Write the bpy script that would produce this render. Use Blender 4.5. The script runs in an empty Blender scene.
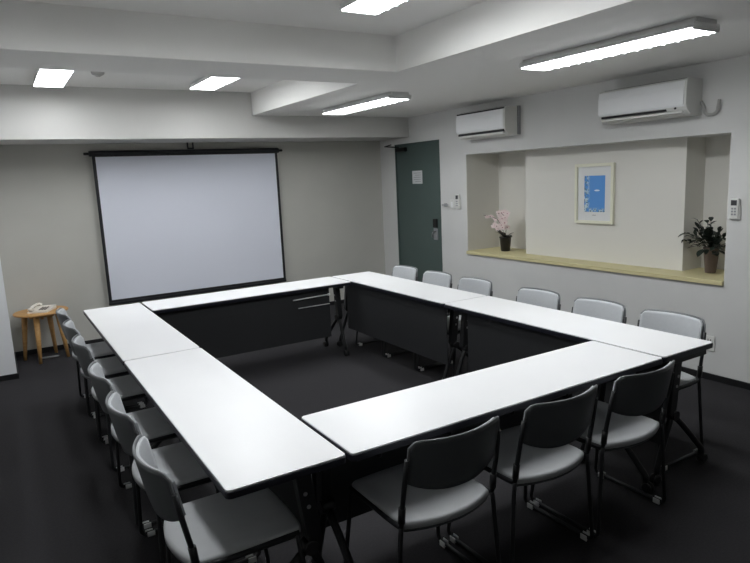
import bpy, bmesh, math, random
from mathutils import Vector, Matrix
PI = math.pi
scn = bpy.context.scene
COL = scn.collection
random.seed(7)

# ------------------------------------------------------------------ materials
def s2l(c):
    return tuple(((v/255)/12.92 if v/255 <= .04045 else ((v/255+.055)/1.055)**2.4) for v in c) + (1,)

def mat(name, rgb, rough=.6, metal=0, bump=0, bscale=200, var=0, vscale=6, spec=.5, sheen=0, coat=0):
    m = bpy.data.materials.new(name); m.use_nodes = True
    nt = m.node_tree; b = nt.nodes['Principled BSDF']
    c = s2l(rgb)
    b.inputs['Base Color'].default_value = c
    b.inputs['Roughness'].default_value = rough
    b.inputs['Metallic'].default_value = metal
    b.inputs['Specular IOR Level'].default_value = spec
    b.inputs['Sheen Weight'].default_value = sheen
    b.inputs['Coat Weight'].default_value = coat
    tc = nt.nodes.new('ShaderNodeTexCoord')
    if var:
        n = nt.nodes.new('ShaderNodeTexNoise'); n.inputs['Scale'].default_value = vscale
        n.inputs['Detail'].default_value = 4
        r = nt.nodes.new('ShaderNodeValToRGB')
        r.color_ramp.elements[0].position = .3; r.color_ramp.elements[1].position = .7
        r.color_ramp.elements[0].color = tuple(x*(1-var) for x in c[:3])+(1,)
        r.color_ramp.elements[1].color = tuple(min(1, x*(1+var)) for x in c[:3])+(1,)
        nt.links.new(tc.outputs['Object'], n.inputs['Vector'])
        nt.links.new(n.outputs['Fac'], r.inputs['Fac'])
        nt.links.new(r.outputs['Color'], b.inputs['Base Color'])
    if bump:
        n = nt.nodes.new('ShaderNodeTexNoise'); n.inputs['Scale'].default_value = bscale
        n.inputs['Detail'].default_value = 3
        bp = nt.nodes.new('ShaderNodeBump'); bp.inputs['Strength'].default_value = bump
        bp.inputs['Distance'].default_value = .002
        nt.links.new(tc.outputs['Object'], n.inputs['Vector'])
        nt.links.new(n.outputs['Fac'], bp.inputs['Height'])
        nt.links.new(bp.outputs['Normal'], b.inputs['Normal'])
    return m

def wood(name, rgb1, rgb2, rough=.45, axis=1, scale=14):
    m = mat(name, rgb1, rough)
    nt = m.node_tree; b = nt.nodes['Principled BSDF']
    tc = nt.nodes.new('ShaderNodeTexCoord'); mp = nt.nodes.new('ShaderNodeMapping')
    sc = [scale]*3; sc[axis] = scale*.08; mp.inputs['Scale'].default_value = sc
    n = nt.nodes.new('ShaderNodeTexNoise'); n.inputs['Scale'].default_value = 4; n.inputs['Detail'].default_value = 6
    r = nt.nodes.new('ShaderNodeValToRGB')
    r.color_ramp.elements[0].position = .35; r.color_ramp.elements[1].position = .68
    r.color_ramp.elements[0].color = s2l(rgb1); r.color_ramp.elements[1].color = s2l(rgb2)
    nt.links.new(tc.outputs['Object'], mp.inputs['Vector']); nt.links.new(mp.outputs['Vector'], n.inputs['Vector'])
    nt.links.new(n.outputs['Fac'], r.inputs['Fac']); nt.links.new(r.outputs['Color'], b.inputs['Base Color'])
    return m

def emit(name, strength, rgb=(255, 255, 255)):
    m = bpy.data.materials.new(name); m.use_nodes = True
    b = m.node_tree.nodes['Principled BSDF']
    b.inputs['Base Color'].default_value = s2l((240, 240, 240))
    b.inputs['Emission Color'].default_value = s2l(rgb)
    b.inputs['Emission Strength'].default_value = strength
    return m

M = dict(
    wall=mat('wall_paper', (209, 209, 207), .85, bump=.25, bscale=160, var=.02, vscale=3),
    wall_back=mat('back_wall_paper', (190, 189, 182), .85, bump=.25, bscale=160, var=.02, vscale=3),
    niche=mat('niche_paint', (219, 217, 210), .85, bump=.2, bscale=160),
    stub=mat('white_painted_wall', (236, 237, 240), .6),
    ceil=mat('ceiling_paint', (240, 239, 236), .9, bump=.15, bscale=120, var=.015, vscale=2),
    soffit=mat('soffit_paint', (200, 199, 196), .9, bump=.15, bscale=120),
    beam=mat('beam_paint', (236, 235, 232), .9, bump=.15, bscale=120),
    carpet=mat('charcoal_carpet', (52, 51, 53), .95, bump=.8, bscale=420, var=.12, vscale=90, spec=.1),
    base=mat('black_skirting', (22, 22, 24), .5),
    laminate=mat('white_laminate', (240, 240, 241), .34, var=.01, vscale=3),
    edge=mat('black_edge', (24, 25, 36), .4),
    blackmetal=mat('black_metal', (22, 23, 25), .45),
    panel=mat('black_modesty_panel', (38, 39, 41), .6, bump=.1, bscale=300),
    caster=mat('black_rubber', (16, 16, 17), .5),
    steel=mat('steel', (190, 190, 192), .3, metal=.9),
    seat=mat('light_grey_vinyl', (176, 178, 180), .5, bump=.1, bscale=300, var=.02, vscale=20),
    pad=mat('light_grey_fabric', (186, 189, 192), .65, bump=.2, bscale=500, var=.03, vscale=60),
    shell=mat('dark_grey_plastic', (76, 79, 81), .42),
    trim=mat('grey_edge_plastic', (104, 106, 108), .4),
    tube=mat('black_tube', (24, 25, 28), .55),
    glide=mat('white_plastic', (225, 225, 225), .4),
    screen=mat('screen_fabric', (222, 225, 236), .75),
    screenblack=mat('screen_black', (20, 21, 26), .5),
    door=mat('dark_green_door', (77, 92, 88), .5, var=.02, vscale=4),
    doorframe=mat('door_frame_paint', (196, 197, 195), .5),
    paper=mat('paper', (205, 207, 208), .8),
    ink=mat('grey_ink', (140, 142, 145), .8),
    black=mat('black_plastic', (18, 18, 19), .35),
    white=mat('white_gloss_plastic', (232, 233, 234), .3),
    offwhite=mat('offwhite_plastic', (214, 214, 210), .4),
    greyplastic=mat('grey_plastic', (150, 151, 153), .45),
    detector=mat('matt_grey', (170, 169, 166), .9, spec=.1),
    darkslot=mat('dark_slot', (20, 20, 22), .6),
    shelf=wood('pale_maple', (203, 194, 148), (210, 201, 157), .5, axis=1),
    stool=wood('honey_beech', (184, 140, 84), (200, 156, 98), .45, axis=0),
    frame=mat('cream_frame', (228, 227, 208), .4),
    mat_board=mat('mat_board', (222, 223, 222), .8),
    blue=mat('print_blue', (84, 146, 214), .6),
    palegreen=mat('print_pale', (186, 212, 222), .6),
    darkblue=mat('print_teal', (66, 108, 128), .6),
    housing=mat('white_enamel', (225, 225, 224), .4),
    lamp=emit('lamp_glow', 21.0, (250, 253, 255)),
    pink=mat('pink_petal', (238, 222, 220), .6),
    magenta=mat('orchid_lip', (176, 92, 112), .5),
    stem=mat('orchid_stem', (110, 80, 72), .6),
    leaf=mat('dark_leaf', (30, 40, 33), .45, var=.2, vscale=20),
    pot=mat('black_glazed_pot', (30, 28, 26), .3),
    vase=mat('taupe_vase', (98, 84, 76), .45, var=.1, vscale=20),
    soil=mat('soil', (40, 32, 26), .95, bump=.6, bscale=150),
    vent=mat('dark_display', (58, 58, 60), .4),
    phone=mat('beige_phone', (236, 230, 220), .4),
    phonedark=mat('phone_grey', (120, 112, 108), .5),
)

def print_art(m):
    nt = m.node_tree; b = nt.nodes['Principled BSDF']; N = nt.nodes.new; L = nt.links.new
    tc = N('ShaderNodeTexCoord'); sp = N('ShaderNodeSeparateXYZ'); L(tc.outputs['Object'], sp.inputs[0])
    def ramp(sock, a, c_):
        r = N('ShaderNodeMapRange'); L(sock, r.inputs[0]); r.inputs[1].default_value = a; r.inputs[2].default_value = c_; return r.outputs[0]
    def mth(op, a, c_):
        n = N('ShaderNodeMath'); n.operation = op
        for i, x in enumerate((a, c_)):
            if isinstance(x, (int, float)): n.inputs[i].default_value = x
            else: L(x, n.inputs[i])
        return n.outputs[0]
    left = ramp(sp.outputs[1], .045, .085); low = ramp(sp.outputs[2], .150, .120)
    edge = mth('MAXIMUM', left, low)
    def noise(sc):
        n = N('ShaderNodeTexNoise'); n.inputs['Scale'].default_value = sc; n.inputs['Detail'].default_value = 3
        L(tc.outputs['Object'], n.inputs['Vector']); return n.outputs['Fac']
    pale = mth('MULTIPLY', edge, ramp(noise(38), .47, .53))
    dark = mth('MULTIPLY', edge, ramp(noise(60), .52, .58))
    e1 = mth('MULTIPLY', mth('ADD', sp.outputs[1], .03), 33); e2 = mth('MULTIPLY', mth('SUBTRACT', sp.outputs[2], .305), 140)
    dash = ramp(mth('ADD', mth('POWER', mth('ABSOLUTE', e1, 0), 2), mth('POWER', mth('ABSOLUTE', e2, 0), 2)), 1.2, .8)
    col = s2l((84, 146, 214)); fac = [(pale, (196, 214, 222)), (dark, (88, 122, 140)), (dash, (228, 236, 244))]
    prev = None
    for f, c_ in fac:
        mx = N('ShaderNodeMix'); mx.data_type = 'RGBA'; L(f, mx.inputs[0])
        if prev is None: mx.inputs[6].default_value = col
        else: L(prev, mx.inputs[6])
        mx.inputs[7].default_value = s2l(c_); prev = mx.outputs[2]
    L(prev, b.inputs['Base Color'])
print_art(M['blue'])

# ------------------------------------------------------------------ mesh builder
class MB:
    def __init__(s): s.bm = bmesh.new()
    def box(s, x0, x1, y0, y1, z0, z1, bev=0, seg=2, mtx=None):
        t = bmesh.new()
        bmesh.ops.create_cube(t, size=1)
        for v in t.verts:
            v.co = Vector(((x0+x1)/2+v.co.x*(x1-x0), (y0+y1)/2+v.co.y*(y1-y0), (z0+z1)/2+v.co.z*(z1-z0)))
        if bev: bmesh.ops.bevel(t, geom=list(t.edges), offset=bev, segments=seg, profile=.5, affect='EDGES')
        s._join(t, mtx); return s
    def _join(s, t, mtx=None):
        if mtx is not None: bmesh.ops.transform(t, matrix=mtx, verts=t.verts)
        vm = {v: s.bm.verts.new(v.co) for v in t.verts}
        for f in t.faces:
            try: s.bm.faces.new([vm[v] for v in f.verts]).smooth = f.smooth
            except ValueError: pass
        t.free()
    def prism(s, pts, z0, z1, bev=0, mtx=None, seg=2):
        """polygon (x,y) list extruded in z"""
        t = bmesh.new()
        vs = [t.verts.new((p[0], p[1], z0)) for p in pts]
        f = t.faces.new(vs)
        r = bmesh.ops.extrude_face_region(t, geom=[f])
        for v in r['geom']:
            if isinstance(v, bmesh.types.BMVert): v.co.z = z1
        bmesh.ops.recalc_face_normals(t, faces=t.faces)
        if bev:
            ed = [e for e in t.edges if abs(e.verts[0].co.z-e.verts[1].co.z) < 1e-6]
            bmesh.ops.bevel(t, geom=ed, offset=bev, segments=seg, profile=.5, affect='EDGES')
        s._join(t, mtx); return s
    def tube(s, pts, r, n=10, fil=0, cap=True):
        pts = [Vector(p) for p in pts]
        if fil: pts = fillet(pts, fil)
        rad = r if isinstance(r, (list, tuple)) else None
        rings = []; nrm = None
        for i, p in enumerate(pts):
            d = (pts[min(i+1, len(pts)-1)]-pts[max(i-1, 0)]).normalized()
            if nrm is None:
                a = Vector((0, 0, 1)) if abs(d.z) < .9 else Vector((1, 0, 0))
                nrm = (a-d*a.dot(d)).normalized()
            else: nrm = (nrm-d*nrm.dot(d)).normalized()
            b = d.cross(nrm)
            rr = r if rad is None else rad[0]+(rad[1]-rad[0])*i/(len(pts)-1)
            rings.append([s.bm.verts.new(p+(nrm*math.cos(2*PI*k/n)+b*math.sin(2*PI*k/n))*rr) for k in range(n)])
        for a, b in zip(rings, rings[1:]):
            for k in range(n):
                s.bm.faces.new((a[k], a[(k+1) % n], b[(k+1) % n], b[k])).smooth = True
        if cap:
            s.bm.faces.new(rings[0][::-1]); s.bm.faces.new(rings[-1])
        return s
    def lathe(s, prof, n=28, c=(0, 0, 0), axis='z', smooth=True):
        rings = []
        for (r, z) in prof:
            ring = []
            for k in range(n):
                a = 2*PI*k/n; u, v = math.cos(a)*r, math.sin(a)*r
                p = {'z': (u, v, z), 'x': (z, u, v), 'y': (u, z, v)}[axis]
                ring.append(s.bm.verts.new(Vector(p)+Vector(c)))
            rings.append(ring)
        for a, b in zip(rings, rings[1:]):
            for k in range(n):
                s.bm.faces.new((a[k], a[(k+1) % n], b[(k+1) % n], b[k])).smooth = smooth
        s.bm.faces.new(rings[0][::-1]); s.bm.faces.new(rings[-1]); return s
    def grid(s, fn, nu, nv, thick, side=1):
        """surface fn(u,v)->(p, normal), u,v in 0..1, given thickness"""
        A = []; B = []
        for i in range(nu+1):
            ra = []; rb = []
            for j in range(nv+1):
                p, n = fn(i/nu, j/nv); p = Vector(p); n = Vector(n).normalized()
                ra.append(s.bm.verts.new(p)); rb.append(s.bm.verts.new(p+n*thick*side))
            A.append(ra); B.append(rb)
        F = s.bm.faces.new
        for i in range(nu):
            for j in range(nv):
                F((A[i][j], A[i+1][j], A[i+1][j+1], A[i][j+1])).smooth = True
                F((B[i][j], B[i][j+1], B[i+1][j+1], B[i+1][j])).smooth = True
        for i in range(nu):
            F((A[i][0], B[i][0], B[i+1][0], A[i+1][0])); F((A[i][nv], A[i+1][nv], B[i+1][nv], B[i][nv]))
        for j in range(nv):
            F((A[0][j], A[0][j+1], B[0][j+1], B[0][j])); F((A[nu][j], B[nu][j], B[nu][j+1], A[nu][j+1]))
        return s
    def build(s, name, m, parent=None, label=None):
        bmesh.ops.recalc_face_normals(s.bm, faces=s.bm.faces)
        me = bpy.data.meshes.new(name); s.bm.to_mesh(me); s.bm.free()
        me.materials.append(m)
        o = bpy.data.objects.new(name, me); COL.objects.link(o)
        if parent: o.parent = parent
        if label: o['label'] = label
        return o

def fillet(pts, r, n=6):
    out = [pts[0]]
    for a, p, b in zip(pts, pts[1:], pts[2:]):
        d1 = (a-p); d2 = (b-p)
        q = min(r, d1.length*.45, d2.length*.45)
        s = p+d1.normalized()*q; e = p+d2.normalized()*q
        for k in range(n+1):
            t = k/n; out.append(s*(1-t)**2+p*2*t*(1-t)+e*t*t)
    out.append(pts[-1]); return out

def rrect(x0, x1, y0, y1, r, n=5):
    P = []
    for cx, cy, a0 in ((x1-r, y1-r, 0), (x0+r, y1-r, PI/2), (x0+r, y0+r, PI), (x1-r, y0+r, 1.5*PI)):
        for k in range(n+1):
            a = a0+PI/2*k/n; P.append((cx+r*math.cos(a), cy+r*math.sin(a)))
    return P

def thing(name, label, cat, loc=(0, 0, 0), rz=0, group=None):
    o = bpy.data.objects.new(name, None); COL.objects.link(o)
    o.empty_display_size = .1
    o.location = loc; o.rotation_euler = (0, 0, rz); o['label'] = label; o['category'] = cat
    if group: o['group'] = group
    return o
def tag(o, label, cat, group=None):
    o['label'] = label; o['category'] = cat
    if group: o['group'] = group
    return o
def struct(o): o['kind'] = 'structure'; return o
def dup(root, name, label, loc, rz, group=None):
    kids = list(root.children)
    r = root.copy(); r.name = name; COL.objects.link(r); r.location = loc; r.rotation_euler = (0, 0, rz)
    r['label'] = label
    if group: r['group'] = group
    for ch in kids:
        c = ch.copy(); COL.objects.link(c); c.parent = r
        for g in ch.children:
            d = g.copy(); COL.objects.link(d); d.parent = c
    return r

# ------------------------------------------------------------------ room shell
W, D = 4.022, 5.376
XL, YN = -1.3, -3.2
H0, H1, H2 = 2.1265, 2.364, 2.601
XR, YB1, YB2, YB3 = 1.986, 1.897, 2.429, 4.692
NY0, NY1, NZ0, NZ1, NX, BX = 3.604, .692, .780, 1.852, 4.50, 4.235
DY0, DY1, DZ = 5.015, 4.078, 2.05

struct(MB().box(XL-.2, 4.8, YN-.2, D+.2, -.1, 0).build('floor', M['carpet']))
struct(MB().box(XL, 4.8, D, D+.15, 0, 2.8).build('wall_back', M['wall_back']))
struct(MB().box(XL-.15, XL, YN, D+.15, 0, 2.8).build('wall_left', M['wall']))
struct(MB().box(XL-.15, 4.8, YN-.15, YN, 0, 2.8).build('wall_front', M['wall']))
struct(MB().box(XL, -.514, 4.504, D, 0, H2).build('wall_side_left', M['stub']))
w = MB()
w.box(W, 4.6, YN, NY1, 0, 2.8)
w.box(W, 4.6, NY1, NY0, 0, NZ0-.038)
w.box(W, 4.6, NY1, NY0, NZ1, 2.8)
w.box(W, 4.6, NY0, DY1, 0, 2.8)
w.box(W, 4.6, DY1, DY0, DZ, 2.8)
w.box(W, 4.6, DY0, D, 0, 2.8)
w.box(W+.09, 4.6, DY1, DY0, 0, DZ)
struct(w.build('wall_right', M['wall']))
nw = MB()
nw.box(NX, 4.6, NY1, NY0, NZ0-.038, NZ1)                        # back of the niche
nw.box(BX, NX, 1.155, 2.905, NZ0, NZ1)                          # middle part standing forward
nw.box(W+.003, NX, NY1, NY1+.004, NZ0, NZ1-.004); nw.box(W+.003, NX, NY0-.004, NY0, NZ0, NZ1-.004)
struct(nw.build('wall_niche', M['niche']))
struct(MB().box(XL, W, YN, D, H2, H2+.1).build('ceiling', M['ceil']))
struct(MB().box(XR, W, YN, YB3, H1, H2).build('trim_1', M['beam']))          # lowered ceiling on the right
struct(MB().box(XL, XR, YB1, YB2, H1, H2).build('trim_2', M['beam']))        # beam across
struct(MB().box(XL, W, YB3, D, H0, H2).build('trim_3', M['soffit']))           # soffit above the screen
BB = .05
struct(MB().box(-.514, W-.012, D-.012, D, 0, BB, .002).build('baseboard_back', M['base']))
b = MB(); b.box(W-.012, W, YN, DY1-.03, 0, BB, .002); b.box(W-.012, W, DY0+.03, D, 0, BB, .002)
struct(b.build('baseboard_right', M['base']))
struct(MB().box(-.514, -.502, 4.492, D-.012, 0, BB, .002).box(XL+.012, -.514, 4.492, 4.504, 0, BB, .002).build('baseboard_side', M['base']))
struct(MB().box(XL, XL+.012, YN, 4.492, 0, BB, .002).build('baseboard_left', M['base']))

# door (in the right wall)
door = struct(MB().box(W+.012, W+.05, DY1+.012, DY0-.012, .01, DZ-.012, .003).build('door_1', M['door']))
fr = MB()
fr.box(W-.006, W+.09, DY1-.0, DY1+.012, 0, DZ); fr.box(W-.006, W+.09, DY0-.012, DY0, 0, DZ)
fr.box(W-.006, W+.09, DY1, DY0, DZ-.012, DZ)
fr.build('door_frame', M['door'], door)
lk = MB().box(W-.006, W+.012, 4.165, 4.245, 1.015, 1.12, .006).build('keypad', M['black'], door, 'black electronic lock keypad')
pl = MB().box(W-.004, W+.012, 4.16, 4.235, .865, 1.005, .005).build('lock_plate', M['greyplastic'], door, 'grey metal lock plate')
MB().tube([(W+.0, 4.198, .965), (W-.045, 4.198, .965), (W-.045, 4.198, .895)], .0095, fil=.02).build('door_handle', M['steel'], door, 'steel lever handle')
cl = MB().box(W-.035, W+.012, 4.76, 4.97, 1.955, 2.005, .006).build('door_closer', M['black'], door, 'dark closer body at the top corner')
MB().tube([(W-.02, 4.9, 2.01), (W-.13, 5.06, 2.03), (W-.01, 5.09, 2.055)], .007).build('closer_arm', M['black'], door, 'dark folding closer arm')
nb = MB(); nb.box(W+.009, W+.012, 4.45, 4.66, 1.545, 1.705)
notice = tag(nb.build('notice', M['paper']), 'small square paper notice taped high on the dark green door', 'notice')
li = MB()
for k in range(5): li.box(W+.0082, W+.009, 4.48, 4.63-(.03 if k in (1, 4) else 0), 1.68-.026*k-.006, 1.68-.026*k)
li.build('printed_lines', M['ink'], notice)
t = MB().box(W-.028, W+.003, 3.955, 3.985, 1.275, 1.31, .004).box(W-.028, W-.018, 3.91, 4.03, 1.284, 1.300, .003)
tag(t.build('door_guard', M['greyplastic']), 'small grey metal swing guard on the wall right of the green door', 'door guard')
sw = tag(MB().box(W-.010, W, 3.825, 3.895, 1.235, 1.355, .004).build('light_switch', M['offwhite']),
         'off-white switch plate between the green door and the wall controller', 'light switch')
MB().box(W-.014, W-.009, 3.843, 3.877, 1.262, 1.328, .003).build('rocker', M['white'], sw)

# niche shelf
ns = tag(MB().box(W-.022, NX, NY1+.001, NY0-.001, NZ0-.036, NZ0-.001, .003).build('niche_shelf', M['shelf']),
         'long pale wood ledge along the bottom of the wall niche', 'shelf')
ns['group'] = 'niche ledge'; del ns['group']

# wall controllers
def controller(name, label, y, z, w_, h_):
    o = thing(name, label, 'remote control', (W, y, z))
    MB().box(-.018, 0, -w_/2-.006, w_/2+.006, -h_/2-.006, h_*.15, .004).build('holder', M['offwhite'], o)
    MB().box(-.034, -.010, -w_/2, w_/2, -h_/2, h_/2, .005).build('body', M['offwhite'], o)
    MB().box(-.036, -.033, -w_*.33, w_*.33, h_*.16, h_*.42, .001).build('display', M['vent'], o, 'grey screen')
    bt = MB()
    for i in range(2):
        for j in range(3): bt.box(-.037, -.033, -w_*.28+i*w_*.32, -w_*.28+i*w_*.32+w_*.22, -h_*.32+j*h_*.14, -h_*.32+j*h_*.14+h_*.09, .001)
    bt.build('buttons', M['greyplastic'], o)
controller('wall_remote', 'small wall-mounted air conditioner remote just left of the niche', 3.738, 1.335, .062, .165)
controller('wall_remote', 'small wall-mounted air conditioner remote at the right of the niche', .632, 1.315, .062, .145)
ou = tag(MB().box(W-.010, W, .735, .815, .228, .345, .004).build('wall_outlet', M['offwhite']),
         'off-white wall socket low on the right wall by the table corner', 'outlet')
for zz in (.262, .312):
    for yy in (.765, .785): MB().box(W-.012, W-.009, yy-.0025, yy+.0025, zz-.009, zz+.009).build('socket_slot', M['darkslot'], ou)

# ------------------------------------------------------------------ ceiling lamps
def lamp(label, x0, x1, y0, y1, zc):
    o = thing('ceiling_light', label, 'ceiling light', ((x0+x1)/2, (y0+y1)/2, zc), 0)
    hw, hl = (x1-x0)/2, (y1-y0)/2
    h = MB()
    h.box(-hw*.8, hw*.8, -hl-.012, hl+.012, -.02, 0)
    h.box(-hw-.006, hw+.006, -hl-.012, hl+.012, -.038, -.02, .002)
    h.box(-hw-.006, -hw, -hl-.012, hl+.012, -.050, -.038); h.box(hw, hw+.006, -hl-.012, hl+.012, -.050, -.038)
    h.box(-hw, hw, -hl-.012, -hl, -.058, -.038); h.box(-hw, hw, hl, hl+.012, -.058, -.038)
    h.build('housing', M['housing'], o)
    MB().box(-hw+.001, hw-.001, -hl+.001, hl-.001, -.056, -.0385).build('diffuser', M['lamp'], o, 'glowing white diffuser')
    f = MB(); n = 14
    for k in range(n):
        y = -hl+(k+.5)*2*hl/n; f.box(-hw+.001, hw-.001, y-.002, y+.002, -.064, -.0565)
    f.build('louver', M['housing'], o)
    return o
lamp('long white ceiling lamp on the lowered ceiling above the right-hand tables, nearest', 2.55, 2.768, .105, 1.27, H1)
lamp('white ceiling lamp on the lowered ceiling near the wall air conditioner', 2.475, 2.70, 2.76, 3.99, H1)
lamp('white ceiling lamp at the top edge in the nearer ceiling recess', 1.225, 1.443, .07, 1.275, H2)
lamp('unseen white lamp added at the left of the nearer ceiling recess to brighten it', -.083, .138, .07, 1.275, H2)  # out of view, added in line with the others to brighten the near ceiling
lamp('white ceiling lamp in the farther recess, above the left part of the screen', -.083, .138, 3.13, 4.365, H2)
lamp('white ceiling lamp in the farther recess, above the right part of the screen', 1.21, 1.435, 3.0, 4.225, H2)

sd = tag(MB().lathe([(.052, 0), (.052, -.012), (.042, -.024), (.02, -.034), (.018, -.038)], 24).build('smoke_detector', M['detector']),
         'small round smoke detector on the recess ceiling beside the left lamp', 'smoke detector')
sd.location = (.355, 3.84, H2)

# ------------------------------------------------------------------ air conditioners
def aircon(label, y0, y1, z0, z1, dep, small):
    o = thing('air_conditioner', label, 'air conditioner', (W, (y0+y1)/2, z0))
    hw = (y1-y0)/2; h = z1-z0
    # side profile in (depth, height)
    prof = [(0, 0), (0, h), (dep*.86, h), (dep*.97, h-.015), (dep, h*.72), (dep, h*.30), (dep*.93, .045), (dep*.72, .004), (dep*.5, 0)]
    mt = Matrix(((-1, 0, 0, 0), (0, 0, 1, 0), (0, 1, 0, 0), (0, 0, 0, 1)))
    MB().prism(prof, -hw, hw, .004, mtx=mt).build('body', M['offwhite'], o)
    if small: MB().box(-.035, 0, -hw-.014, hw+.002, .006, h+.006, .003).build('rear_shade_plate', M['greyplastic'], o, 'grey rear of the unit, widened to stand in for the shadow beside it')  # grey rear slab, wider on one side to draw the dark shadow there
    fp = [(dep*.9, h*.24), (dep*.9, h-.012), (dep*.985, h-.016), (dep*1.035, h*.72), (dep*1.035, h*.30), (dep*1.0, h*.24)]
    MB().prism(fp, -hw+.018, hw-.004, .003, mtx=mt).build('front_panel', M['white'], o)
    # outlet slot, leaning with the lower front
    a = MB().box(-dep*.99, -dep*.90, -hw+(.16 if not small else .02), hw-.03, h*.155 if not small else h*.13, h*.215)
    a.build('outlet_slot', M['darkslot'], o, 'dark air outlet slot')
    if small:
        MB().box(-dep*1.0, -dep*.93, -hw+.012, hw-.012, h-.022, h-.008).build('upper_slot', M['darkslot'], o, 'dark slot along the top front edge')
    MB().box(-dep*.985, -dep*.74, -hw+.03, hw-.03, h*.06, h*.13, .004).build('flap', M['offwhite'], o)
    g = MB()
    for k in range(9): g.box(-dep*.8, -dep*.1, -hw+.03, hw-.03, h-.0005+.0, h+.004) if k == 0 else None
    g.build('intake_grille', M['darkslot'], o, 'dark intake grille on top')
    if not small:
        MB().lathe([(.008, 0), (.008, -.004)], 14, c=(-dep*.97, -hw+.085, h*.21), axis='x').build('sensor', M['darkslot'], o)
    return o
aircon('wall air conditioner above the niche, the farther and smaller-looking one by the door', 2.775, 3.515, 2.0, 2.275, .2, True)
a2 = aircon('wall air conditioner at the upper right, the nearer one with a hose', .918, 1.68, 1.995, 2.255, .2, False)
MB().tube([(W-.02, .915, 2.09), (W-.02, .895, 2.06), (W-.02, .885, 2.01), (W-.02, .86, 1.99), (W-.02, .815, 1.99), (W-.02, .79, 2.01), (W-.02, .785, 2.05), (W-.01, .785, 2.09)],
          .012, fil=.02).build('drain_hose', M['detector'], None)
h = bpy.data.objects['drain_hose']
h.parent = a2; h.matrix_parent_inverse = Matrix.Translation(Vector((-W, -(.918+1.68)/2, -1.995)))

# ------------------------------------------------------------------ framed picture
pc = thing('framed_picture', 'cream-framed blue print hanging on the middle of the niche wall', 'picture', (BX, 2.03, 1.135))
pw, ph = .215, .55
f = MB(); fw_ = .028
f.box(-.03, -.0, -pw, -pw+fw_, 0, ph, .003); f.box(-.03, -.0, pw-fw_, pw, 0, ph, .003)
f.box(-.03, -.0, -pw+fw_, pw-fw_, 0, fw_, .003); f.box(-.03, -.0, -pw+fw_, pw-fw_, ph-fw_, ph, .003)
f.build('frame', M['frame'], pc)
MB().box(-.012, -.002, -pw+fw_, pw-fw_, fw_, ph-fw_).build('mat_board', M['mat_board'], pc)
p0, p1, q0, q1 = -.117, .113, .108, .440
pr = MB().box(-.0135, -.012, p0, p1, q0, q1).build('print', M['blue'], pc, 'blue print with pale patches')
MB().box(-.0125, -.012, -.02, .02, .075, .08).build('caption_mark', M['ink'], pc)

# ------------------------------------------------------------------ projection screen
ps = thing('projection_screen', 'large white pull-down projector screen with black border on the back wall', 'projection screen', (1.463, 5.31, .41))
sx0, sx1 = .428-1.463, 2.499-1.463
zt, zb = 2.0-.41, .43-.41
MB().box(sx0, sx1, -.003, 0, zb, zt).build('border', M['screenblack'], ps, 'black border cloth')
MB().box(sx0+.032, sx1-.032, -.006, -.0031, zb+.034, zt-.012).build('screen_surface', M['screen'], ps, 'white viewing surface')
MB().lathe([(.026, -1.06), (.03, -1.05), (.03, 1.05), (.026, 1.06)], 16, c=(0, .01, 1.612), axis='x').build('roller_case', M['screenblack'], ps)
for s in (-1, 1):
    MB().lathe([(.014, 0), (.014, .045), (.01, .05)] if s > 0 else [(.014, 0), (.014, -.045), (.01, -.05)], 12, c=(1.06*s, .01, 1.612), axis='x').build('end_cap', M['black'], ps)
MB().box(sx0-.003, sx1+.003, -.012, .008, -.0, .028, .004).build('bottom_bar', M['screenblack'], ps)
MB().box(-.035, .035, -.01, .035, 1.645, 1.66, .002).box(-.035, -.025, 0, .03, 1.66, 1.7166).box(.025, .035, 0, .03, 1.66, 1.7166).build('hanging_bracket', M['black'], ps)

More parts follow.
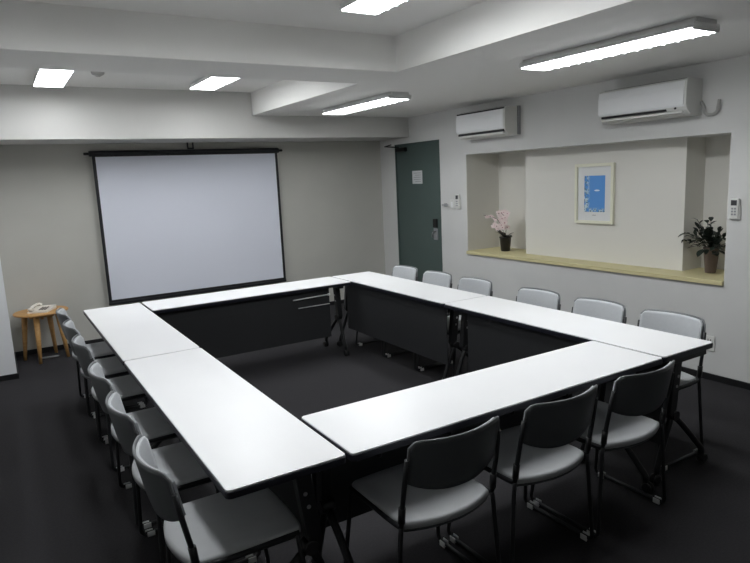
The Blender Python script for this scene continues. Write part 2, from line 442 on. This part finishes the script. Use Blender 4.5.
# ------------------------------------------------------------------ folding tables
TD, TL, TZ = .438, 1.794, .70
def make_table(label):
    o = thing('folding_table', label, 'table', group='white folding tables in a closed ring')
    MB().prism(rrect(-TL/2+.003, TL/2-.003, -TD/2+.003, TD/2-.003, .018), TZ-.006, TZ, .0015).build('tabletop', M['laminate'], o)
    MB().prism(rrect(-TL/2, TL/2, -TD/2, TD/2, .02), TZ-.031, TZ-.0062, .003).build('edge_band', M['edge'], o, 'black table edge')
    for s in (-1, 1):
        x = -TL/2+.035 if s < 0 else TL/2-.09
        u = MB()
        u.box(x-.028, x+.028, -.16, .17, TZ-.06, TZ-.0312, .004)
        u.build('top_bracket', M['blackmetal'], o)
        # leaning column plate
        c = MB()
        c.prism([(.045, TZ-.055), (.105, TZ-.055), (.135, .37), (.12, .345), (.085, .345)], x-.022, x+.022, .004,
                mtx=Matrix(((0, 0, 1, 0), (1, 0, 0, 0), (0, 1, 0, 0), (0, 0, 0, 1))))
        col = c.build('column', M['blackmetal'], o)
        bt = MB()
        for (yy, zz) in ((.078, .567), (.088, .515)):
            bt.lathe([(.008, -.0245), (.008, .0245)], 10, c=(x, yy, zz), axis='x')
        bt.build('bolt', M['steel'], col, 'small bright bolts')
        MB().lathe([(.026, -.03), (.028, -.02), (.028, .02), (.026, .03)], 18, c=(x, .088, .355), axis='x').build('hub', M['black'], o)
        for q, ye in ((-1, -.20), (1, .20)):
            lg = MB().tube([(x, .088, .355), (x, .088+(ye-.088)*.3, .285), (x, ye, .085), (x, ye, .06)], .016, 10, fil=.04)
            leg = lg.build('leg', M['blackmetal'], o)
            cs = MB()
            for dx in (-.012, .012):
                cs.lathe([(.020, -.008), (.027, -.006), (.027, .006), (.020, .008)], 18, c=(x+dx, ye+.012*q, .0275), axis='x')
            cs.tube([(x-.02, ye+.012*q, .0275), (x+.02, ye+.012*q, .0275)], .006, 8)
            cs.box(x-.008, x+.008, ye-.012, ye+.014, .03, .068, .004)
            cs.build('caster', M['caster'], leg)
        # release lever
        MB().tube([(x, -.10, TZ-.055), (x-.03*s, -.115, TZ-.068), (x-.035*s, -.145, TZ-.070)], .008, 8, fil=.01).build('release_lever', M['black'], o)
    # modesty panel on the inner (+Y) side, between the legs
    p = MB(); pa, pb = -.88, .68
    p.box(pa, pb, TD/2-.052, TD/2-.046, .205, .668, .002)
    p.box(pa, pb, TD/2-.056, TD/2-.042, .655, .669, .003)
    p.build('modesty_panel', M['panel'], o)
    for hx in (pa+.14, pb-.05):
        MB().box(hx-.01, hx+.01, TD/2-.066, TD/2-.052, .62, TZ-.031, .002).build('panel_hanger', M['blackmetal'], o)
    rk = MB()
    for yy in (-.10, -.04, .02, .08): rk.tube([(-.72, yy, .605), (.66, yy, .605)], .004, 8)
    for xx in (-.72, -.38, -.03, .31, .66): rk.tube([(xx, -.12, TZ-.035), (xx, -.12, .60), (xx, .12, .60), (xx, .12, TZ-.035)], .0045, 8, fil=.015)
    rk.build('wire_rack', M['blackmetal'], o)
    return o
T0 = make_table('white folding table along the near side of the ring, with three chairs tucked behind it')
def place_table(o, x, y, rz): o.location = (x, y, 0); o.rotation_euler = (0, 0, rz)
place_table(T0, 1.349, .213, 0)
tl = [
    ('white folding table on the left side of the ring, the nearer one', .221, .900, -PI/2),
    ('white folding table on the left side of the ring, the farther one', .221, 2.702, -PI/2),
    ('white folding table on the right side of the ring, the nearer one', 2.476, .894, PI/2),
    ('white folding table on the right side of the ring, the farther one by the door', 2.476, 2.696, PI/2),
    ('white folding table closing the far side of the ring in front of the screen', 1.349, 3.381, PI),
]
tabs = [dup(T0, 'folding_table', lb, (x, y, 0), rz) for lb, x, y, rz in tl]
far = tabs[-1]; far.scale = (-1, 1, 1)
rod = MB()
rod.tube([(.31, TD/2-.033, .600), (.66, TD/2-.033, .606)], .0055, 8); rod.lathe([(.009, .655), (.011, .665), (.009, .68)], 10, c=(0, TD/2-.033, .606), axis='x')
rod.build('rack_rod', M['glide'], far, 'pale rod of the under-table rack')
MB().tube([(.36, TD/2-.037, .520), (.675, TD/2-.037, .520)], .0035, 8).build('rack_rod', M['glide'], far, 'pale rod of the under-table rack')

# ------------------------------------------------------------------ chairs
def make_chair(label):
    o = thing('stacking_chair', label, 'chair')
    ZS = .445
    # seat pad: plan outline with bulging rear edge
    P = []
    n = 14
    for k in range(n+1):                                    # rear edge, left to right
        u = -1+2*k/n; P.append((.200*u, -.195-.050*(1-u*u)))
    for k in range(5):
        u = k/4; P.append((.210+.003*u, -.15+.29*u))
    for k in range(1, 6):
        a = PI/2*k/6; P.append((.183+.030*math.cos(a), .155+.030*math.sin(a)))
    for k in range(9):
        u = 1-2*k/8; P.append((.18*u, .187+.008*(1-u*u)))
    for k in range(1, 6):
        a = PI/2+PI/2*k/6; P.append((-.183+.030*math.cos(a), .155+.030*math.sin(a)))
    for k in range(5):
        u = k/4; P.append((-.213+.003*u, .14-.29*u))
    def seatmesh(inset, z0, z1, bev, dip):
        m = MB(); t = bmesh.new()
        c = Vector((0, -.01))
        ring = [Vector(p)+(c-Vector(p)).normalized()*inset for p in P]
        levels = [(1, z0), (1, z1-bev), (.985, z1-bev*.3), (.95, z1), (.75, z1-dip*.3), (.5, z1-dip*.8), (.25, z1-dip)]
        rs = []
        for s_, z in levels:
            rs.append([m.bm.verts.new((c.x+(p.x-c.x)*s_, c.y+(p.y-c.y)*s_, z)) for p in ring])
        for a, b_ in zip(rs, rs[1:]):
            for k in range(len(ring)):
                m.bm.faces.new((a[k], a[(k+1) % len(ring)], b_[(k+1) % len(ring)], b_[k])).smooth = True
        m.bm.faces.new(rs[0][::-1]); m.bm.faces.new(rs[-1])
        t.free(); return m
    seatmesh(.002, ZS-.028, ZS, .010, .010).build('seat', M['seat'], o)
    seatmesh(.008, ZS-.042, ZS-.0282, .004, 0).build('seat_pan', M['shell'], o)
    # backrest
    def back(y_off, inset, thick, zlow):
        def fn(u, v):
            a = (u*2-1)
            hw = .203-inset
            # rounded upper corners: width shrinks near the top
            x = a*hw
            zt_ = .768-inset-.026*max(0, (abs(a)-.84)/.16)**2.4
            zb_ = zlow+inset+.045*abs(a)**2.6
            z = zb_+(zt_-zb_)*v
            lean = -.198-.060*((z-.45)/.315)
            y = lean-.058*(1-a*a)+.012*(max(0, (.62-z))/.14)
            ny = Vector((-.22*a*2*.45, 1, .22)).normalized()
            return (x, y+y_off, z), ny
        m = MB(); m.grid(fn, 22, 12, thick); return m
    back(0, 0, .010, .560).build('backrest', M['shell'], o)
    back(.0105, .005, .009, .562).build('back_cushion', M['pad'], o)
    # rim along the top edge of the shell
    pts = []
    for k in range(25):
        a = -1+2*k/24
        z = .768-.026*max(0, (abs(a)-.84)/.16)**2.4
        y = -.198-.060*((z-.45)/.315)-.058*(1-a*a)+.005
        pts.append((a*.203, y, z))
    pts = [(-.205, -.198-.060*(.57-.45)/.315+.004, .57)]+[(-.205, -.198-.060*(.72-.45)/.315+.004, .71)]+pts+[(.205, -.198-.060*(.72-.45)/.315+.004, .71), (.205, -.198-.060*(.57-.45)/.315+.004, .57)]
    MB().tube(pts, .0048, 8).build('rim', M['trim'], o)
    for s in (-1, 1):
        X = .213*s; XB = .244*s; r = .0095
        MB().tube([(X, .165, .425), (X, -.10, .422), (X, -.197, .428), (X, -.20, .47), (.212*s, -.225, .60), (.208*s, -.242, .70)], r, 10, fil=.03).build('upright', M['tube'], o)
        MB().tube([(X, -.199, .45), (X*.998, -.206, .51)], .0135, 10).build('sleeve', M['black'], o)
        MB().tube([(X, .155, .425), (X+.006*s, .162, .38), (XB, .205, .03), (XB, .19, .014)], r*.95, 10, fil=.03).build('leg', M['tube'], o)
        MB().tube([(X, -.196, .43), (X+.006*s, -.196, .38), (XB, -.205, .03), (XB, -.192, .014)], r*.95, 10, fil=.03).build('leg', M['tube'], o)
        MB().tube([(XB, .192, .014), (XB, -.196, .014)], r*.9, 10).build('runner', M['tube'], o)
        for yy in (.160, -.168):
            g = MB(); g.box(XB-.015, XB-.009, yy-.018, yy+.018, 0, .026, .003); g.box(XB+.009, XB+.015, yy-.012, yy+.024, 0, .026, .003); g.box(XB-.012, XB+.012, yy-.010, yy+.010, 0, .008)
            g.build('glide', M['glide'], o, 'white plastic glide')
    MB().tube([(-.213, .13, .418), (.213, .13, .418)], .008, 8).tube([(-.213, -.12, .418), (.213, -.12, .418)], .008, 8).build('crossbar', M['tube'], o)
    return o
C0 = make_chair('grey chair at the near side of the ring, the left one of its three')
def pc_(o, x, y, rz): o.location = (x, y, 0); o.rotation_euler = (0, 0, rz)
GN, GL, GR = 'chairs along the near table', 'chairs down the left side', 'chairs down the right side'
e = .082
pc_(C0, .788, e, 0); C0['group'] = GN
cl_ = [
    (1.335, e, 0, GN, 'grey chair at the near side of the ring, the middle one of its three'),
    (1.866, e, 0, GN, 'grey chair at the near side of the ring, the right one of its three'),
]
ln = ['grey chair nearest the camera on the left side, its seat in full view',
      'grey chair second from the camera down the left side of the ring',
      'grey chair third from the camera down the left side of the ring',
      'grey chair fourth from the camera down the left side of the ring',
      'grey chair fifth from the camera down the left side, next to the last one',
      'grey chair at the far end of the left side, beside the round wooden stool']
for y, lb in zip((.295, .890, 1.462, 2.195, 2.745, 3.280), ln): cl_.append((.104, y, -PI/2, GL, lb))
rn = ['pale grey chair at the near end of the right side, beneath the niche plant vase',
      'pale grey chair second from the near end of the right side',
      'pale grey chair third from the near end of the right side',
      'pale grey chair fourth from the near end of the right side, below the potted orchid',
      'pale grey chair in front of the right edge of the green door',
      'pale grey chair at the far end of the right side, left of the green door']
for y, lb in zip((.345, .865, 1.405, 2.112, 2.632, 3.152), rn): cl_.append((2.597, y, PI/2, GR, lb))
for x, y, rz, g, lb in cl_: dup(C0, 'stacking_chair', lb, (x, y, 0), rz, g)

# ------------------------------------------------------------------ stool and telephone
st = thing('side_table', 'small round wooden side table with splayed legs in the far left corner', 'side table', (-.235, 5.085, 0))
MB().lathe([(.18, .464), (.240, .472), (.247, .482), (.242, .49), (.232, .492)], 40).build('top', M['stool'], st)
for a in (-110, -25, 160, 62):
    a = math.radians(a); ca, sa = math.cos(a), math.sin(a)
    leg = MB().tube([(.155*ca, .155*sa, .461), (.205*ca, .205*sa, 0)], [.029, .015], 12)
    leg.build('leg', M['stool'], st)
MB().box(-.11, .11, -.012, .012, .42, .4618, .003).box(-.012, .012, -.11, .11, .42, .4618, .003).build('apron', M['stool'], st)
ph_ = thing('telephone', 'cream desk telephone on the round wooden side table', 'telephone', (-.225, 5.05, .4925), -.45)
ph_.scale = (1.12, 1.12, .85)
MB().prism([(-.10, 0), (.10, 0), (.10, .045), (-.10, .018)], -.085, .085, .006,
           mtx=Matrix(((0, 0, 1, 0), (1, 0, 0, 0), (0, 1, 0, 0), (0, 0, 0, 1)))).build('base', M['phone'], ph_)
hs = MB().tube([(-.055, -.085, .055), (-.055, -.05, .068), (-.055, .05, .075), (-.055, .09, .066)], .014, 10, fil=.03)
hs.box(-.078, -.032, -.105, -.06, .030, .062, .010); hs.box(-.078, -.032, .06, .105, .046, .074, .010)
hs.build('handset', M['phone'], ph_)
kp = MB()
for i in range(3):
    for j in range(4): kp.box(.0+i*.022, .014+i*.022, -.07+j*.024, -.055+j*.024, .028+j*.0033, .034+j*.0033, .002)
kp.build('keypad', M['phonedark'], ph_)
cd = []
for k in range(60):
    a = k*.9; tt = k/59
    cd.append((-.30+.15*tt+.03*math.cos(a), 5.07-.02*tt, .008+.006*(1+math.sin(a))))
tag(MB().tube(cd, .003, 6).build('phone_cord', M['greyplastic']), 'pale curled phone cord lying on the carpet under the side table', 'cord')

# ------------------------------------------------------------------ plants
def leafmesh(mb, p, d, L, w_, droop=.3, n=6, curl=.15):
    """pointed leaf with a folded midrib from p along d"""
    d = Vector(d).normalized(); up = Vector((0, 0, 1))
    side = d.cross(up)
    side = side.normalized() if side.length > .05 else Vector((1, 0, 0))
    prev = None; p = Vector(p)
    for k in range(n+1):
        t = k/n
        c = p+d*L*t-up*droop*L*t*t
        ww = w_*math.sin(PI*min(1, t*.92+.06))**.8
        nn = side.cross(d).normalized()
        row = [mb.bm.verts.new(c-side*ww+nn*curl*ww), mb.bm.verts.new(c), mb.bm.verts.new(c+side*ww+nn*curl*ww)]
        if prev:
            for i in range(2): mb.bm.faces.new((prev[i], prev[i+1], row[i+1], row[i])).smooth = True
        prev = row
    return p+d*L-up*droop*L

def blossom(mb_p, mb_l, c, face, s):
    face = Vector(face).normalized(); a = Vector((0, 0, 1))
    u = face.cross(a).normalized(); v = u.cross(face).normalized()
    for k in range(5):
        an = PI/2+2*PI*k/5; dd = u*math.cos(an)+v*math.sin(an); sd_ = face.cross(dd)
        w_ = s*(.42 if k in (1, 4) else .3)
        pts = [Vector(c), Vector(c)+dd*s*.45+sd_*w_+face*s*.08, Vector(c)+dd*s+face*s*.02, Vector(c)+dd*s*.45-sd_*w_+face*s*.08]
        vs = [mb_p.bm.verts.new(x) for x in pts]; mb_p.bm.faces.new(vs)
        vs2 = [mb_p.bm.verts.new(x-face*.0015) for x in pts]; mb_p.bm.faces.new(vs2[::-1])
        for i in range(4): mb_p.bm.faces.new((vs[i], vs2[i], vs2[(i+1) % 4], vs[(i+1) % 4]))
    mb_l.box(-s*.1, s*.1, -s*.1, s*.1, -s*.1, s*.1, s*.04, mtx=Matrix.Translation(Vector(c)+face*s*.15))

oc = thing('potted_orchid', 'pink flowering orchid in a dark pot at the left end of the niche ledge', 'potted plant', (4.262, 3.245, NZ0))
MB().lathe([(.046, 0), (.050, .004), (.064, .14), (.068, .150), (.068, .160), (.060, .160), (.058, .148)], 28).build('pot', M['pot'], oc)
MB().lathe([(.054, .142), (.05, .152), (.02, .158)], 20).build('soil', M['soil'], oc)
lf = MB()
for a, L, w_, dr, ez in ((10, .13, .028, .5, .6), (75, .13, .030, .3, 1.0), (110, .17, .036, .25, 1.2), (165, .17, .036, .3, 1.0), (200, .14, .03, .4, .8), (265, .13, .026, .5, .7), (320, .12, .026, .3, 1.0)):
    a = math.radians(a); leafmesh(lf, (.01*math.cos(a), .01*math.sin(a), .15), (math.cos(a), math.sin(a), ez), L, w_, dr)
lf.build('leaves', M['leaf'], oc)
sprays = [
    [(0, 0, .15), (-.0, -.02, .28), (-.02, -.02, .37), (-.03, .02, .42), (-.04, .10, .41)],
    [(0, .01, .15), (-.02, .03, .27), (-.03, .09, .35), (-.05, .16, .375), (-.06, .23, .385), (-.05, .30, .39)],
    [(0, .02, .15), (-.03, .05, .23), (-.04, .12, .29), (-.05, .18, .29)],
]
for i, s_ in enumerate(sprays):
    stm = MB().tube(s_, .0028, 6, fil=.03).build('flower_stem', M['stem'], oc)
    P_ = fillet([Vector(x) for x in s_], .05)
    cnt = (26, 6, 9)[i]
    for k in range(cnt):
        if i == 0:
            c = Vector((-.02+random.uniform(-.03, .03), random.uniform(-.05, .08), random.uniform(.26, .43)))
        else:
            c = P_[int((.45+.5*k/cnt)*(len(P_)-1))]+Vector((random.uniform(-.015, .01), 0, random.uniform(-.02, .01)))
        s2 = .040 if i == 0 else (.022 if i == 1 else .028)
        pm, lm = MB(), MB()
        blossom(pm, lm, c, (-1+random.uniform(-.2, .2), -.9+random.uniform(-.4, .4), random.uniform(-.2, .3)), s2)
        lm.build('flower_centre', M['magenta'], pm.build('blossom', M['pink'], oc))

lp = thing('vase_plant', 'dark leafy plant in a tall taupe vase at the right end of the niche ledge', 'potted plant', (4.30, .957, NZ0))
MB().lathe([(.036, 0), (.04, .004), (.043, .03), (.052, .13), (.058, .20), (.060, .205), (.054, .207), (.052, .19)], 28).build('vase', M['vase'], lp)
MB().lathe([(.052, .185), (.04, .192), (.015, .196)], 20).build('soil', M['soil'], lp)
sm, lf = MB(), MB(); r = random.Random(11)
for k in range(34):
    a = r.uniform(0, 2*PI); el = r.uniform(-.15, 1.3); L = r.uniform(.12, .21)
    if math.cos(a) > .5: L *= .6
    d = Vector((math.cos(a)*math.cos(el), math.sin(a)*math.cos(el), math.sin(el)))
    p0_ = Vector((0, 0, .19)); p1_ = p0_+d*L*.5+Vector((0, 0, .02)); p2_ = p0_+d*L
    sm.tube([p0_, p1_, p2_], .0022, 5, fil=.03)
    for j in range(4):
        dd = (d+Vector((r.uniform(-.8, .8), r.uniform(-.8, .8), r.uniform(-.4, .6)))).normalized()
        leafmesh(lf, p0_+(p2_-p0_)*(.4+.2*j), dd, r.uniform(.05, .09), r.uniform(.014, .022), r.uniform(.1, .5), 5)
# longer sprays: one leaning left, two rising
for dv, L in (((-.30, .9, .28), .25), ((-.12, .45, .95), .26), ((-.2, -.05, 1), .24), ((-.4, .55, .5), .22), ((-.1, .15, 1), .22), ((-.5, -.5, .5), .18)):
    d = Vector(dv).normalized(); p0_ = Vector((0, 0, .19)); p2_ = p0_+d*L
    sm.tube([p0_, p0_+d*L*.5+Vector((0, 0, .02)), p2_], .0025, 5, fil=.04)
    for j in range(7):
        dd = (d+Vector((r.uniform(-.7, .7), r.uniform(-.7, .7), r.uniform(-.5, .6)))).normalized()
        leafmesh(lf, p0_+(p2_-p0_)*(.3+.11*j), dd, r.uniform(.055, .09), r.uniform(.014, .022), .5, 5)
for mb_ in (sm, lf):                                        # keep the foliage clear of the niche walls
    for v in mb_.bm.verts:
        v.co.y = max(v.co.y, -.245+.03*math.tanh((v.co.y+.245)*0)); v.co.x = min(v.co.x, .185)
        v.co.y = min(v.co.y, .185)
sm.build('stems', M['leaf'], lp); lf.build('foliage', M['leaf'], lp)

# ------------------------------------------------------------------ camera
cam = bpy.data.cameras.new('camera'); co = bpy.data.objects.new('camera', cam); COL.objects.link(co)
f_, yaw, pit, rol = 615.7556, -.5455, -.1684, -.0454
cam.sensor_fit = 'HORIZONTAL'; cam.sensor_width = 36; cam.lens = 36*f_/750; cam.clip_start = .05
fw = Vector((-math.sin(yaw)*math.cos(pit), math.cos(yaw)*math.cos(pit), math.sin(pit)))
rt = Vector((math.cos(yaw), math.sin(yaw), 0)); up = rt.cross(fw)
r2 = rt*math.cos(rol)+up*math.sin(rol); u2 = -rt*math.sin(rol)+up*math.cos(rol)
mw = Matrix((r2, u2, -fw)).transposed().to_4x4(); mw.translation = Vector((-.5067, -1.7939, 1.6552))
co.matrix_world = mw
scn.camera = co

wd = bpy.data.worlds.new('world'); scn.world = wd; wd.use_nodes = True
wd.node_tree.nodes['Background'].inputs[0].default_value = (.5, .5, .52, 1)
wd.node_tree.nodes['Background'].inputs[1].default_value = .0
scn.view_settings.view_transform = 'Standard'; scn.view_settings.look = 'None'
scn.view_settings.gamma = 1; scn.view_settings.exposure = .06
scn.view_settings.use_curve_mapping = False
